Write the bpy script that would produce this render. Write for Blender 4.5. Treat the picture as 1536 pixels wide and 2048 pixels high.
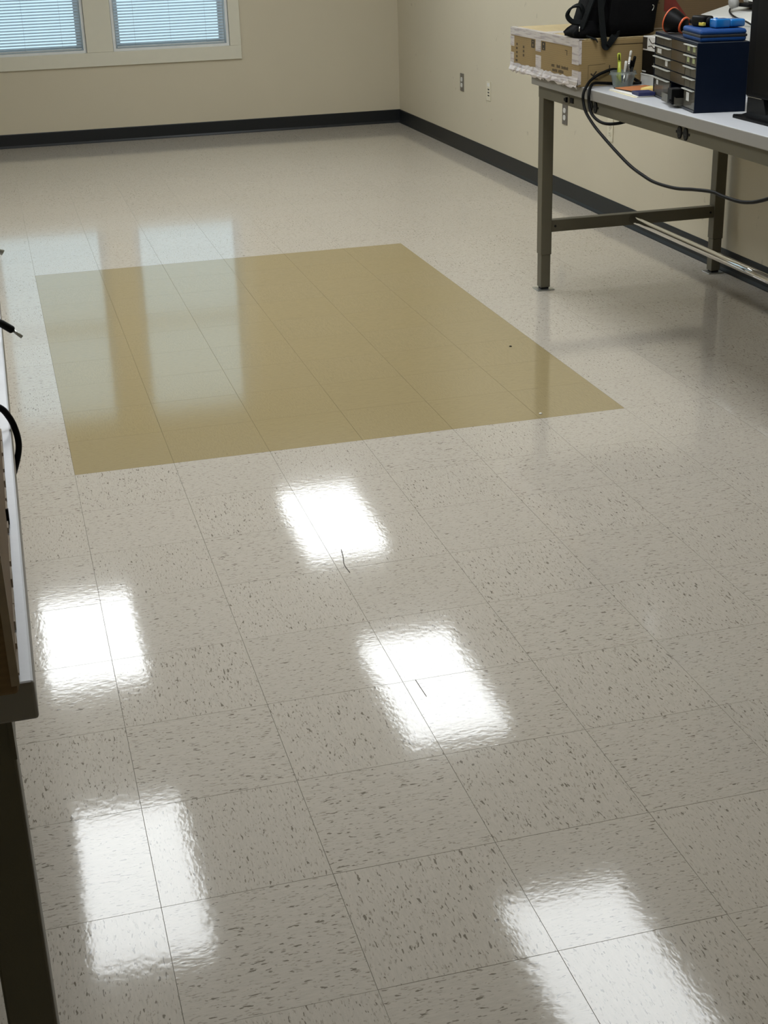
import bpy, bmesh, math, random
from mathutils import Vector, Matrix, Euler
random.seed(7)
S = bpy.context.scene
COL = S.collection
for o in list(bpy.data.objects):
    bpy.data.objects.remove(o, do_unlink=True)

# ------------------------------------------------------------------ camera
cam = bpy.data.cameras.new('camera')
camo = bpy.data.objects.new('camera', cam)
COL.objects.link(camo)
cam.sensor_fit = 'VERTICAL'
cam.sensor_height = 36.0
cam.sensor_width = 27.0
cam.lens = 2813.84 / 2048 * 36.0
_right = Vector((0.963803, -0.265106, -0.028339))
_down = Vector((-0.129573, -0.372850, -0.918800))
_fwd = Vector((0.233013, 0.889214, -0.393705))
m = Matrix((( _right.x, -_down.x, -_fwd.x, -0.1067),
            ( _right.y, -_down.y, -_fwd.y, -4.1387),
            ( _right.z, -_down.z, -_fwd.z, 1.5711),
            (0, 0, 0, 1)))
camo.matrix_world = m
cam.clip_start = 0.05
cam.clip_end = 200
S.camera = camo

# ------------------------------------------------------------------ world, exposure
W = bpy.data.worlds.new('World')
S.world = W
W.use_nodes = True
bg = W.node_tree.nodes['Background']
bg.inputs['Color'].default_value = (0.68, 0.88, 1.0, 1)
bg.inputs['Strength'].default_value = 1.0
LAMP_POWER = 9.0
S.view_settings.view_transform = 'Standard'
S.view_settings.look = 'None'
S.view_settings.exposure = 0.34
S.view_settings.gamma = 1.0
S.view_settings.use_curve_mapping = False
S.cycles.max_bounces = 10
S.cycles.diffuse_bounces = 5
S.cycles.glossy_bounces = 4
S.cycles.transparent_max_bounces = 24
S.cycles.use_denoising = True
S.cycles.caustics_reflective = False
S.cycles.caustics_refractive = False
S.cycles.blur_glossy = 0.2

T = 0.3048                    # one floor tile
XR, YB, XL, YF, HC = 3.048, 7.01, -1.075, -4.95, 2.44   # right wall, back wall, left wall, front wall, ceiling

# ------------------------------------------------------------------ materials
def new_mat(name):
    mt = bpy.data.materials.new(name)
    mt.use_nodes = True
    nt = mt.node_tree
    b = nt.nodes['Principled BSDF']
    return mt, nt, b

def srgb(r, g, b):
    f = lambda c: (c / 255 / 12.92) if c <= 10 else ((c / 255 + 0.055) / 1.055) ** 2.4
    return (f(r), f(g), f(b), 1)

def M(name, col, rough=0.5, metal=0.0, var=0.06, vscale=20, bump=0.0, bscale=200, spec=0.5, coat=0.0):
    """plain procedural material: base colour with gentle noise variation, optional bump"""
    mt, nt, b = new_mat(name)
    tc = nt.nodes.new('ShaderNodeTexCoord')
    n = nt.nodes.new('ShaderNodeTexNoise')
    n.inputs['Scale'].default_value = vscale
    n.inputs['Detail'].default_value = 3
    nt.links.new(tc.outputs['Object'], n.inputs['Vector'])
    mix = nt.nodes.new('ShaderNodeMix')
    mix.data_type = 'RGBA'
    c = col if len(col) == 4 else (*col, 1)
    mix.inputs['A'].default_value = tuple(x * (1 - var) for x in c[:3]) + (1,)
    mix.inputs['B'].default_value = tuple(min(1, x * (1 + var)) for x in c[:3]) + (1,)
    nt.links.new(n.outputs['Fac'], mix.inputs['Factor'])
    nt.links.new(mix.outputs['Result'], b.inputs['Base Color'])
    b.inputs['Roughness'].default_value = rough
    b.inputs['Metallic'].default_value = metal
    b.inputs['Specular IOR Level'].default_value = spec
    b.inputs['Coat Weight'].default_value = coat
    if bump:
        n2 = nt.nodes.new('ShaderNodeTexNoise')
        n2.inputs['Scale'].default_value = bscale
        nt.links.new(tc.outputs['Object'], n2.inputs['Vector'])
        bp = nt.nodes.new('ShaderNodeBump')
        bp.inputs['Strength'].default_value = bump
        bp.inputs['Distance'].default_value = 0.002
        nt.links.new(n2.outputs['Fac'], bp.inputs['Height'])
        nt.links.new(bp.outputs['Normal'], b.inputs['Normal'])
    return mt

def clear_mat(name, tint, body, opacity, rough=0.15):
    """thin clear plastic: light passes straight through, with some body colour and a gloss"""
    mt, nt, b = new_mat(name)
    b.inputs['Base Color'].default_value = (*body, 1)
    b.inputs['Roughness'].default_value = rough
    tr = nt.nodes.new('ShaderNodeBsdfTransparent')
    tr.inputs['Color'].default_value = (*tint, 1)
    lw = nt.nodes.new('ShaderNodeLayerWeight')
    lw.inputs['Blend'].default_value = 0.3
    mr = nt.nodes.new('ShaderNodeMapRange')
    mr.inputs['To Min'].default_value = opacity
    mr.inputs['To Max'].default_value = min(1, opacity + 0.35)
    nt.links.new(lw.outputs['Fresnel'], mr.inputs['Value'])
    mx = nt.nodes.new('ShaderNodeMixShader')
    nt.links.new(mr.outputs['Result'], mx.inputs['Fac'])
    nt.links.new(tr.outputs[0], mx.inputs[1])
    nt.links.new(b.outputs[0], mx.inputs[2])
    nt.links.new(mx.outputs[0], nt.nodes['Material Output'].inputs['Surface'])
    return mt

def tile_mat(name, base, chip, chip_amt, fine, streak):
    """vinyl composition tile: chips drawn out along x or y in checkerboard, waxed surface"""
    mt, nt, b = new_mat(name)
    N, L = nt.nodes, nt.links
    def math_(op, a=None, bb=None, c=None):
        n = N.new('ShaderNodeMath'); n.operation = op
        for i, v in enumerate((a, bb, c)):
            if v is None: continue
            if isinstance(v, (int, float)): n.inputs[i].default_value = v
            else: L.new(v, n.inputs[i])
        return n.outputs[0]
    geo = N.new('ShaderNodeNewGeometry')
    sp = N.new('ShaderNodeSeparateXYZ'); L.new(geo.outputs['Position'], sp.inputs[0])
    x, y = sp.outputs[0], sp.outputs[1]
    ix = math_('FLOOR', math_('DIVIDE', x, T)); iy = math_('FLOOR', math_('DIVIDE', y, T))
    par = math_('MODULO', math_('ADD', math_('ADD', ix, iy), 1000.0), 2.0)   # 0 even: chips lie along x
    cmb = N.new('ShaderNodeCombineXYZ'); L.new(ix, cmb.inputs[0]); L.new(iy, cmb.inputs[1])
    wn = N.new('ShaderNodeTexWhiteNoise'); wn.noise_dimensions = '2D'; L.new(cmb.outputs[0], wn.inputs['Vector'])
    off = N.new('ShaderNodeVectorMath'); off.operation = 'SCALE'; L.new(wn.outputs['Color'], off.inputs[0]); off.inputs['Scale'].default_value = 7.0
    a = N.new('ShaderNodeCombineXYZ'); L.new(x, a.inputs[0]); L.new(y, a.inputs[1])
    c = N.new('ShaderNodeCombineXYZ'); L.new(y, c.inputs[0]); L.new(x, c.inputs[1])
    mv = N.new('ShaderNodeMix'); mv.data_type = 'VECTOR'; L.new(par, mv.inputs['Factor']); L.new(a.outputs[0], mv.inputs['A']); L.new(c.outputs[0], mv.inputs['B'])
    ad = N.new('ShaderNodeVectorMath'); ad.operation = 'ADD'; L.new(mv.outputs['Result'], ad.inputs[0]); L.new(off.outputs[0], ad.inputs[1])
    P = ad.outputs[0]
    def noise(sx, sy, detail, rough=0.5, dist=0.0):
        s = N.new('ShaderNodeVectorMath'); s.operation = 'MULTIPLY'; L.new(P, s.inputs[0]); s.inputs[1].default_value = (sx, sy, 1)
        n = N.new('ShaderNodeTexNoise'); n.inputs['Scale'].default_value = 1; n.inputs['Detail'].default_value = detail
        n.inputs['Roughness'].default_value = rough; n.inputs['Distortion'].default_value = dist
        L.new(s.outputs[0], n.inputs['Vector']); return n.outputs['Fac']
    def ramp(v, lo, hi):
        r = N.new('ShaderNodeMapRange'); r.inputs['From Min'].default_value = lo; r.inputs['From Max'].default_value = hi; L.new(v, r.inputs['Value']); return r.outputs['Result']
    chips = ramp(noise(62, 190, 1.5, 0.45, 0.3), 0.665, 0.70)          # dark chips
    chips2 = ramp(noise(85, 260, 2.0, 0.5, 0.4), 0.60, 0.66)           # paler, smaller chips
    veins = noise(40, 230, 4.0, 0.6)                                    # drawn-out streaks
    tone = ramp(wn.outputs['Value'], 0.0, 1.0)
    def mixc(f, ca, cb):
        n = N.new('ShaderNodeMix'); n.data_type = 'RGBA'
        if isinstance(f, (int, float)): n.inputs['Factor'].default_value = f
        else: L.new(f, n.inputs['Factor'])
        for k, v in (('A', ca), ('B', cb)):
            if isinstance(v, tuple): n.inputs[k].default_value = v
            else: L.new(v, n.inputs[k])
        return n.outputs['Result']
    lo = tuple(v * (1 - streak) for v in base[:3]) + (1,); hi = tuple(v * (1 + streak) for v in base[:3]) + (1,)
    col = mixc(ramp(veins, 0.3, 0.7), lo, hi)
    col = mixc(math_('MULTIPLY', tone, 0.05), col, (0.30, 0.27, 0.22, 1))
    col = mixc(math_('MULTIPLY', chips2, fine), col, chip)
    col = mixc(math_('MULTIPLY', chips, chip_amt), col, tuple(v * 0.55 for v in chip[:3]) + (1,))
    L.new(col, b.inputs['Base Color'])
    b.inputs['Roughness'].default_value = 0.075
    b.inputs['IOR'].default_value = 1.43
    # wax film: soft undulation plus a short ripple drawn out like the chips
    def iso(sc, det):
        n = N.new('ShaderNodeTexNoise'); n.inputs['Scale'].default_value = sc; n.inputs['Detail'].default_value = det
        L.new(geo.outputs['Position'], n.inputs['Vector']); return n.outputs['Fac']
    h2 = noise(80, 150, 1.5, 0.5)
    hh = math_('ADD', math_('MULTIPLY', iso(48, 1.0), 0.5), math_('MULTIPLY', h2, 0.34))
    bp = N.new('ShaderNodeBump'); bp.inputs['Strength'].default_value = 1.0; bp.inputs['Distance'].default_value = 0.00018
    L.new(hh, bp.inputs['Height']); L.new(bp.outputs['Normal'], b.inputs['Normal'])
    return mt

def wall_mat(name, col, scuffs=False):
    mt, nt, b = new_mat(name)
    N, L = nt.nodes, nt.links
    geo = N.new('ShaderNodeNewGeometry')
    n1 = N.new('ShaderNodeTexNoise'); n1.inputs['Scale'].default_value = 2.2; n1.inputs['Detail'].default_value = 4
    L.new(geo.outputs['Position'], n1.inputs['Vector'])
    mix = N.new('ShaderNodeMix'); mix.data_type = 'RGBA'
    mix.inputs['A'].default_value = tuple(c * 0.955 for c in col[:3]) + (1,)
    mix.inputs['B'].default_value = tuple(min(1, c * 1.045) for c in col[:3]) + (1,)
    L.new(n1.outputs['Fac'], mix.inputs['Factor'])
    out = mix.outputs['Result']
    if scuffs:
        n3 = N.new('ShaderNodeTexNoise'); n3.inputs['Scale'].default_value = 16; n3.inputs['Detail'].default_value = 3
        L.new(geo.outputs['Position'], n3.inputs['Vector'])
        r = N.new('ShaderNodeMapRange'); r.inputs['From Min'].default_value = 0.70; r.inputs['From Max'].default_value = 0.76
        r.inputs['To Max'].default_value = 0.35
        L.new(n3.outputs['Fac'], r.inputs['Value'])
        m2 = N.new('ShaderNodeMix'); m2.data_type = 'RGBA'; L.new(r.outputs['Result'], m2.inputs['Factor'])
        L.new(out, m2.inputs['A']); m2.inputs['B'].default_value = (0.22, 0.19, 0.14, 1); out = m2.outputs['Result']
    L.new(out, b.inputs['Base Color'])
    b.inputs['Roughness'].default_value = 0.55
    n2 = N.new('ShaderNodeTexNoise'); n2.inputs['Scale'].default_value = 260
    L.new(geo.outputs['Position'], n2.inputs['Vector'])
    bp = N.new('ShaderNodeBump'); bp.inputs['Strength'].default_value = 0.12; bp.inputs['Distance'].default_value = 0.001
    L.new(n2.outputs['Fac'], bp.inputs['Height']); L.new(bp.outputs['Normal'], b.inputs['Normal'])
    return mt

def cardboard_mat(name, col, rough=0.75):
    mt, nt, b = new_mat(name)
    N, L = nt.nodes, nt.links
    tc = N.new('ShaderNodeTexCoord')
    w = N.new('ShaderNodeTexWave'); w.inputs['Scale'].default_value = 40; w.inputs['Distortion'].default_value = 3; w.bands_direction = 'Z'
    L.new(tc.outputs['Object'], w.inputs['Vector'])
    n = N.new('ShaderNodeTexNoise'); n.inputs['Scale'].default_value = 9; n.inputs['Detail'].default_value = 5
    L.new(tc.outputs['Object'], n.inputs['Vector'])
    mx = N.new('ShaderNodeMix'); mx.data_type = 'RGBA'
    mx.inputs['A'].default_value = tuple(c * 0.86 for c in col[:3]) + (1,)
    mx.inputs['B'].default_value = tuple(min(1, c * 1.12) for c in col[:3]) + (1,)
    L.new(n.outputs['Fac'], mx.inputs['Factor'])
    m2 = N.new('ShaderNodeMix'); m2.data_type = 'RGBA'; m2.blend_type = 'MULTIPLY'; m2.inputs['Factor'].default_value = 0.10
    L.new(mx.outputs['Result'], m2.inputs['A']); L.new(w.outputs['Color'], m2.inputs['B'])
    L.new(m2.outputs['Result'], b.inputs['Base Color'])
    b.inputs['Roughness'].default_value = rough
    return mt

def tape_mat(name):
    mt, nt, b = new_mat(name)
    N, L = nt.nodes, nt.links
    tc = N.new('ShaderNodeTexCoord')
    n = N.new('ShaderNodeTexNoise'); n.inputs['Scale'].default_value = 1; n.inputs['Detail'].default_value = 2
    mp = N.new('ShaderNodeMapping'); mp.inputs['Scale'].default_value = (70, 7, 140)
    L.new(tc.outputs['Object'], mp.inputs['Vector']); L.new(mp.outputs[0], n.inputs['Vector'])
    r = N.new('ShaderNodeMapRange'); r.inputs['From Min'].default_value = 0.52; r.inputs['From Max'].default_value = 0.60; r.inputs['To Max'].default_value = 0.6
    L.new(n.outputs['Fac'], r.inputs['Value'])
    mx = N.new('ShaderNodeMix'); mx.data_type = 'RGBA'; L.new(r.outputs['Result'], mx.inputs['Factor'])
    mx.inputs['A'].default_value = srgb(190, 183, 180); mx.inputs['B'].default_value = srgb(142, 134, 136)
    L.new(mx.outputs['Result'], b.inputs['Base Color'])
    b.inputs['Roughness'].default_value = 0.22
    n2 = N.new('ShaderNodeTexNoise'); n2.inputs['Scale'].default_value = 45; n2.inputs['Detail'].default_value = 2
    L.new(tc.outputs['Object'], n2.inputs['Vector'])
    bp = N.new('ShaderNodeBump'); bp.inputs['Strength'].default_value = 0.5; bp.inputs['Distance'].default_value = 0.004
    L.new(n2.outputs['Fac'], bp.inputs['Height']); L.new(bp.outputs['Normal'], b.inputs['Normal'])
    return mt

def emit_mat(name, col, power):
    mt, nt, b = new_mat(name)
    tc = nt.nodes.new('ShaderNodeTexCoord')
    v = nt.nodes.new('ShaderNodeTexVoronoi'); v.inputs['Scale'].default_value = 160
    nt.links.new(tc.outputs['Object'], v.inputs['Vector'])
    mr = nt.nodes.new('ShaderNodeMapRange'); mr.inputs['To Min'].default_value = power * 0.97; mr.inputs['To Max'].default_value = power * 1.03
    nt.links.new(v.outputs['Distance'], mr.inputs['Value'])
    b.inputs['Base Color'].default_value = (0.85, 0.85, 0.85, 1)
    b.inputs['Emission Color'].default_value = col
    nt.links.new(mr.outputs['Result'], b.inputs['Emission Strength'])
    return mt

def slat_mat():
    mt, nt, b = new_mat('blind_vinyl')
    d = nt.nodes.new('ShaderNodeBsdfDiffuse'); t = nt.nodes.new('ShaderNodeBsdfTranslucent'); g = nt.nodes.new('ShaderNodeBsdfGlossy')
    tc = nt.nodes.new('ShaderNodeTexCoord')
    n = nt.nodes.new('ShaderNodeTexNoise'); n.inputs['Scale'].default_value = 3
    nt.links.new(tc.outputs['Object'], n.inputs['Vector'])
    mx = nt.nodes.new('ShaderNodeMix'); mx.data_type = 'RGBA'
    mx.inputs['A'].default_value = (0.62, 0.70, 0.77, 1); mx.inputs['B'].default_value = (0.70, 0.78, 0.85, 1)
    nt.links.new(n.outputs['Fac'], mx.inputs['Factor'])
    for s in (d, t): nt.links.new(mx.outputs['Result'], s.inputs['Color'])
    g.inputs['Roughness'].default_value = 0.35
    m1 = nt.nodes.new('ShaderNodeMixShader'); m1.inputs['Fac'].default_value = 0.42
    nt.links.new(d.outputs[0], m1.inputs[1]); nt.links.new(t.outputs[0], m1.inputs[2])
    m2 = nt.nodes.new('ShaderNodeMixShader'); m2.inputs['Fac'].default_value = 0.04
    nt.links.new(m1.outputs[0], m2.inputs[1]); nt.links.new(g.outputs[0], m2.inputs[2])
    nt.links.new(m2.outputs[0], nt.nodes['Material Output'].inputs['Surface'])
    return mt

MT = dict(
    tile=tile_mat('vinyl_tile_beige', (0.508, 0.464, 0.40, 1), (0.20, 0.165, 0.125, 1), 0.75, 0.45, 0.06),
    olive=tile_mat('vinyl_tile_olive', (0.335, 0.268, 0.142, 1), (0.27, 0.21, 0.105, 1), 0.18, 0.22, 0.06),
    subfloor=M('tile_adhesive', (0.05, 0.045, 0.038), 0.8),
    joint=M('tile_cut_edge', (0.34, 0.31, 0.26), 0.85, spec=0.1),
    joint_olive=M('olive_tile_cut_edge', (0.25, 0.20, 0.11), 0.85, spec=0.1),
    wall=wall_mat('wall_paint', (0.54, 0.490, 0.372, 1)),
    wallr=wall_mat('wall_paint_scuffed', (0.555, 0.508, 0.395, 1), True),
    ceiling=M('ceiling_tile', (0.74, 0.73, 0.70), 0.9, bump=0.6, bscale=120),
    trim=M('trim_paint', (0.63, 0.61, 0.51), 0.45, var=0.03),
    rubber=M('cove_base_rubber', (0.007, 0.0085, 0.010), 0.42, spec=0.35, bump=0.05, bscale=60),
    vinyl=M('window_vinyl', (0.72, 0.74, 0.74), 0.35),
    gasket=M('window_gasket', (0.03, 0.035, 0.035), 0.6),
    glass=clear_mat('window_glass', (0.93, 0.97, 0.97), (0.02, 0.03, 0.03), 0.04, 0.02),
    slat=slat_mat(),
    rail=M('blind_rail', (0.50, 0.54, 0.55), 0.4),
    cord=M('blind_cord', (0.55, 0.57, 0.57), 0.8),
    lens=emit_mat('lamp_lens', (0.93, 0.975, 1.0, 1), LAMP_POWER),
    lampframe=M('lamp_frame', (0.78, 0.78, 0.76), 0.4),
    taupe=M('bench_powder_coat', (0.112, 0.102, 0.072), 0.45, spec=0.35, var=0.05, bump=0.06, bscale=400),
    laminate=M('bench_laminate', (0.56, 0.57, 0.60), 0.32, var=0.04, vscale=150),
    edge=M('bench_edge_band', (0.25, 0.24, 0.225), 0.45, var=0.04),
    chrome=M('chrome', (0.80, 0.80, 0.80), 0.05, 1.0, var=0.02),
    zinc=M('zinc_plate', (0.42, 0.43, 0.40), 0.35, 0.9),
    black=M('black_plastic', (0.003, 0.003, 0.0034), 0.45, spec=0.10),
    blackrub=M('black_cable_rubber', (0.003, 0.003, 0.0033), 0.5, spec=0.12),
    darkgrey=M('dark_grey_plastic', (0.013, 0.014, 0.015), 0.45, spec=0.18),
    hole=M('dark_hole', (0.003, 0.003, 0.003), 0.9),
    steelplate=M('steel_wall_plate', (0.20, 0.185, 0.165), 0.38, 0.6),
    ivory=M('ivory_plastic', (0.62, 0.58, 0.46), 0.35),
    whitepl=M('white_plastic', (0.68, 0.68, 0.65), 0.35),
    greypl=M('grey_plastic', (0.36, 0.36, 0.35), 0.45),
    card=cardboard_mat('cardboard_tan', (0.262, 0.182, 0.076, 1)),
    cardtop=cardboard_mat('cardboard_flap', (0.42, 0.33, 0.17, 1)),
    cardbrown=cardboard_mat('cardboard_brown', (0.17, 0.115, 0.06, 1)),
    carddark=cardboard_mat('cardboard_old', (0.20, 0.125, 0.055, 1)),
    cardedge=M('cardboard_worn_edge', (0.33, 0.27, 0.20), 0.8, var=0.2, vscale=60),
    tape=tape_mat('printed_packing_tape'),
    print_=M('box_print', (0.028, 0.020, 0.010), 0.8),
    printsoft=M('box_print_faded', (0.062, 0.041, 0.017), 0.8),
    redprint=M('red_print', (0.20, 0.030, 0.022), 0.7, var=0.15, vscale=30),
    cloth=M('backpack_nylon', (0.0028, 0.0028, 0.0032), 0.8, var=0.3, vscale=60, bump=0.5, bscale=500, spec=0.08),
    webbing=M('backpack_webbing', (0.008, 0.0095, 0.010), 0.75, var=0.25, vscale=90, bump=0.4, bscale=700, spec=0.1),
    steel=M('steel', (0.62, 0.62, 0.60), 0.25, 1.0),
    navy=M('navy_cabinet_plastic', (0.0022, 0.0062, 0.018), 0.45, spec=0.15, bump=0.08, bscale=300),
    navytop=M('cabinet_top_grey', (0.030, 0.034, 0.040), 0.5),  # paler and greyer than the navy shell
    clear=clear_mat('clear_drawer_plastic', (0.80, 0.78, 0.72), (0.17, 0.16, 0.135), 0.40, 0.12),
    reflbrown=clear_mat('drawer_plastic_brown_reflection', (0.50, 0.44, 0.34), (0.085, 0.066, 0.042), 0.62, 0.12),  # brownish reflection on the middle drawers, put into the plastic's tint
    lip=M('drawer_lip_plastic', (0.50, 0.50, 0.46), 0.2),
    cup=clear_mat('frosted_cup_plastic', (0.88, 0.90, 0.89), (0.46, 0.50, 0.49), 0.15, 0.2),
    labelg=M('green_label', (0.38, 0.43, 0.22), 0.7),
    labelw=M('white_label', (0.60, 0.60, 0.58), 0.7),
    paper=M('white_paper', (0.72, 0.71, 0.68), 0.8, var=0.03),
    cream=M('cream_paper', (0.72, 0.66, 0.44), 0.8, var=0.03),
    yellow=M('yellow_paper', (0.80, 0.66, 0.24), 0.75, var=0.03),
    orange=M('orange_paper', (0.46, 0.165, 0.055), 0.7, var=0.06),
    bluenote=M('blue_notebook', (0.012, 0.016, 0.075), 0.5),
    bluecase=M('blue_case_nylon', (0.006, 0.046, 0.185), 0.55, spec=0.2, var=0.12, vscale=30, bump=0.3, bscale=500),
    zipper=M('black_zipper', (0.006, 0.007, 0.010), 0.6),
    skyplastic=M('sky_blue_plastic', (0.010, 0.14, 0.42), 0.16, var=0.15, vscale=40, coat=0.4),
    orangepl=M('orange_rubber', (0.62, 0.11, 0.035), 0.4),
    yellowpl=M('yellow_plastic', (0.55, 0.45, 0.06), 0.4),
    lime=M('lime_highlighter', (0.42, 0.48, 0.05), 0.3),
    bluepen=M('blue_plastic', (0.02, 0.07, 0.24), 0.35),
    screen=M('monitor_screen', (0.003, 0.003, 0.0034), 0.35, spec=0.12),
    hair=M('hair_fibre', (0.10, 0.09, 0.08), 0.6),
    crumb=M('crumb', (0.75, 0.73, 0.68), 0.8),
)

# ------------------------------------------------------------------ mesh helpers
class MB:
    def __init__(s): s.bm = bmesh.new(); s.mats = []
    def _mi(s, faces, mat):
        if mat is None: return
        mtl = MT[mat]
        if mtl not in s.mats: s.mats.append(mtl)
        i = s.mats.index(mtl)
        for f in faces: f.material_index = i
    def box(s, x0, x1, y0, y1, z0, z1, bev=0.0, seg=1, mat=None):
        n0 = set(s.bm.faces)
        r = bmesh.ops.create_cube(s.bm, size=1, matrix=Matrix.Translation(((x0+x1)/2, (y0+y1)/2, (z0+z1)/2)) @ Matrix.Diagonal((abs(x1-x0), abs(y1-y0), abs(z1-z0), 1)))
        if bev:
            es = list({e for v in r['verts'] for e in v.link_edges})
            bmesh.ops.bevel(s.bm, geom=es, offset=min(bev, 0.49*min(abs(x1-x0), abs(y1-y0), abs(z1-z0))), segments=seg, affect='EDGES', profile=0.5)
        fs = [f for f in s.bm.faces if f not in n0]
        s._mi(fs, mat)
        return s
    def obox(s, c, size, rot, bev=0.0, seg=1, mat=None):
        """box with a rotation: c centre, rot a Matrix 3x3"""
        n0 = set(s.bm.faces); v0 = set(s.bm.verts)
        s.box(-size[0]/2, size[0]/2, -size[1]/2, size[1]/2, -size[2]/2, size[2]/2, bev, seg)
        mm = Matrix.Translation(c) @ rot.to_4x4()
        for v in s.bm.verts:
            if v not in v0: v.co = mm @ v.co
        s._mi([f for f in s.bm.faces if f not in n0], mat)
        return s
    def tube(s, pts, r, n=10, cap=True, mat=None):
        pts = [Vector(p) for p in pts]
        rs = r if isinstance(r, (list, tuple)) else [r]*len(pts)
        rings = []; prev = None; n0 = set(s.bm.faces)
        for i, p in enumerate(pts):
            t = (pts[min(i+1, len(pts)-1)] - pts[max(i-1, 0)]).normalized()
            if prev is None:
                u = t.orthogonal().normalized()
            else:
                u = (prev - t*prev.dot(t))
                u = u.normalized() if u.length > 1e-6 else t.orthogonal().normalized()
            prev = u; w = t.cross(u)
            rings.append([s.bm.verts.new(p + (u*math.cos(2*math.pi*k/n) + w*math.sin(2*math.pi*k/n))*rs[i]) for k in range(n)])
        for a, b in zip(rings, rings[1:]):
            for k in range(n):
                f = s.bm.faces.new((a[k], a[(k+1) % n], b[(k+1) % n], b[k])); f.smooth = True
        if cap:
            s.bm.faces.new(rings[0][::-1]); s.bm.faces.new(rings[-1])
        s._mi([f for f in s.bm.faces if f not in n0], mat)
        return s
    def lathe(s, prof, n=32, mat=None, mtx=None, closed=False):
        """prof: list of (radius, height) around z"""
        mtx = mtx or Matrix.Identity(4); n0 = set(s.bm.faces)
        rings = [[s.bm.verts.new(mtx @ Vector((max(r, 1e-5)*math.cos(2*math.pi*k/n), max(r, 1e-5)*math.sin(2*math.pi*k/n), z))) for k in range(n)] for r, z in prof]
        pairs = list(zip(rings, rings[1:])) + ([(rings[-1], rings[0])] if closed else [])
        for a, b in pairs:
            for k in range(n):
                f = s.bm.faces.new((a[k], a[(k+1) % n], b[(k+1) % n], b[k])); f.smooth = True
        s._mi([f for f in s.bm.faces if f not in n0], mat)
        return s
    def prism(s, poly, axis, a0, a1, mat=None):
        """extrude 2D polygon along an axis; poly in the two other axes (cyclic order)"""
        n0 = set(s.bm.faces)
        def P(p, h):
            return {'x': (h, p[0], p[1]), 'y': (p[0], h, p[1]), 'z': (p[0], p[1], h)}[axis]
        A = [s.bm.verts.new(P(p, a0)) for p in poly]; B = [s.bm.verts.new(P(p, a1)) for p in poly]
        k = len(poly)
        for i in range(k): s.bm.faces.new((A[i], A[(i+1) % k], B[(i+1) % k], B[i]))
        s.bm.faces.new(A[::-1]); s.bm.faces.new(B)
        s._mi([f for f in s.bm.faces if f not in n0], mat)
        return s
    def ribbon(s, pts, wdir, width, th, mat=None):
        """flat strap following pts; wdir the width direction (one vector or one per point)"""
        pts = [Vector(p) for p in pts]; n0 = set(s.bm.faces); rings = []
        for i, p in enumerate(pts):
            t = (pts[min(i+1, len(pts)-1)] - pts[max(i-1, 0)]).normalized()
            w = Vector(wdir[i] if isinstance(wdir, list) else wdir)
            w = (w - t*w.dot(t)).normalized(); nn = t.cross(w)
            rings.append([s.bm.verts.new(p + w*(width/2)*a + nn*(th/2)*b) for a, b in ((-1, -1), (1, -1), (1, 1), (-1, 1))])
        for a, b in zip(rings, rings[1:]):
            for k in range(4): s.bm.faces.new((a[k], a[(k+1) % 4], b[(k+1) % 4], b[k]))
        s.bm.faces.new(rings[0][::-1]); s.bm.faces.new(rings[-1])
        s._mi([f for f in s.bm.faces if f not in n0], mat)
        return s
    def loft(s, sections, cap=True, mat=None):
        n0 = set(s.bm.faces)
        R = [[s.bm.verts.new(p) for p in sec] for sec in sections]; k = len(R[0])
        for a, b in zip(R, R[1:]):
            for i in range(k):
                f = s.bm.faces.new((a[i], a[(i+1) % k], b[(i+1) % k], b[i])); f.smooth = True
        if cap: s.bm.faces.new(R[0][::-1]); s.bm.faces.new(R[-1])
        s._mi([f for f in s.bm.faces if f not in n0], mat)
        return s
    def build(s, name, mat=None, parent=None, smooth=False, loc=None, rot=None):
        bmesh.ops.recalc_face_normals(s.bm, faces=s.bm.faces[:])
        me = bpy.data.meshes.new(name)
        s.bm.to_mesh(me); s.bm.free()
        if s.mats:
            for mm in s.mats: me.materials.append(mm)
        elif mat: me.materials.append(MT[mat])
        if smooth:
            for p in me.polygons: p.use_smooth = True
        o = bpy.data.objects.new(name, me); COL.objects.link(o)
        if loc: o.location = loc
        if rot: o.rotation_euler = rot
        if parent: o.parent = parent
        return o

def spline(pts, n=8):
    """Catmull-Rom through pts"""
    P = [Vector(p) for p in pts]; P = [2*P[0]-P[1]] + P + [2*P[-1]-P[-2]]; out = []
    for i in range(1, len(P)-2):
        a, b, c, d = P[i-1:i+3]
        for k in range(n):
            t = k/n
            out.append(0.5*((2*b) + (c-a)*t + (2*a-5*b+4*c-d)*t*t + (3*b-a-3*c+d)*t**3))
    out.append(P[-2]); return out

def thing(name, label, cat, loc=(0, 0, 0), rz=0.0, group=None):
    o = bpy.data.objects.new(name, None); COL.objects.link(o)
    o.empty_display_size = 0.05
    o.location = loc; o.rotation_euler = (0, 0, rz)
    o['label'] = label; o['category'] = cat
    if group: o['group'] = group
    return o

def tag(o, label, cat, group=None):
    o['label'] = label; o['category'] = cat
    if group: o['group'] = group
    return o

def struct(o):
    o['kind'] = 'structure'; return o

def copy_tree(root, loc, label):
    def cp(o, par):
        c = o.copy(); COL.objects.link(c)
        if par: c.parent = par
        for ch in list(o.children): cp(ch, c)
        return c
    r = cp(root, None); r.location = loc; r['label'] = label
    return r

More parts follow.
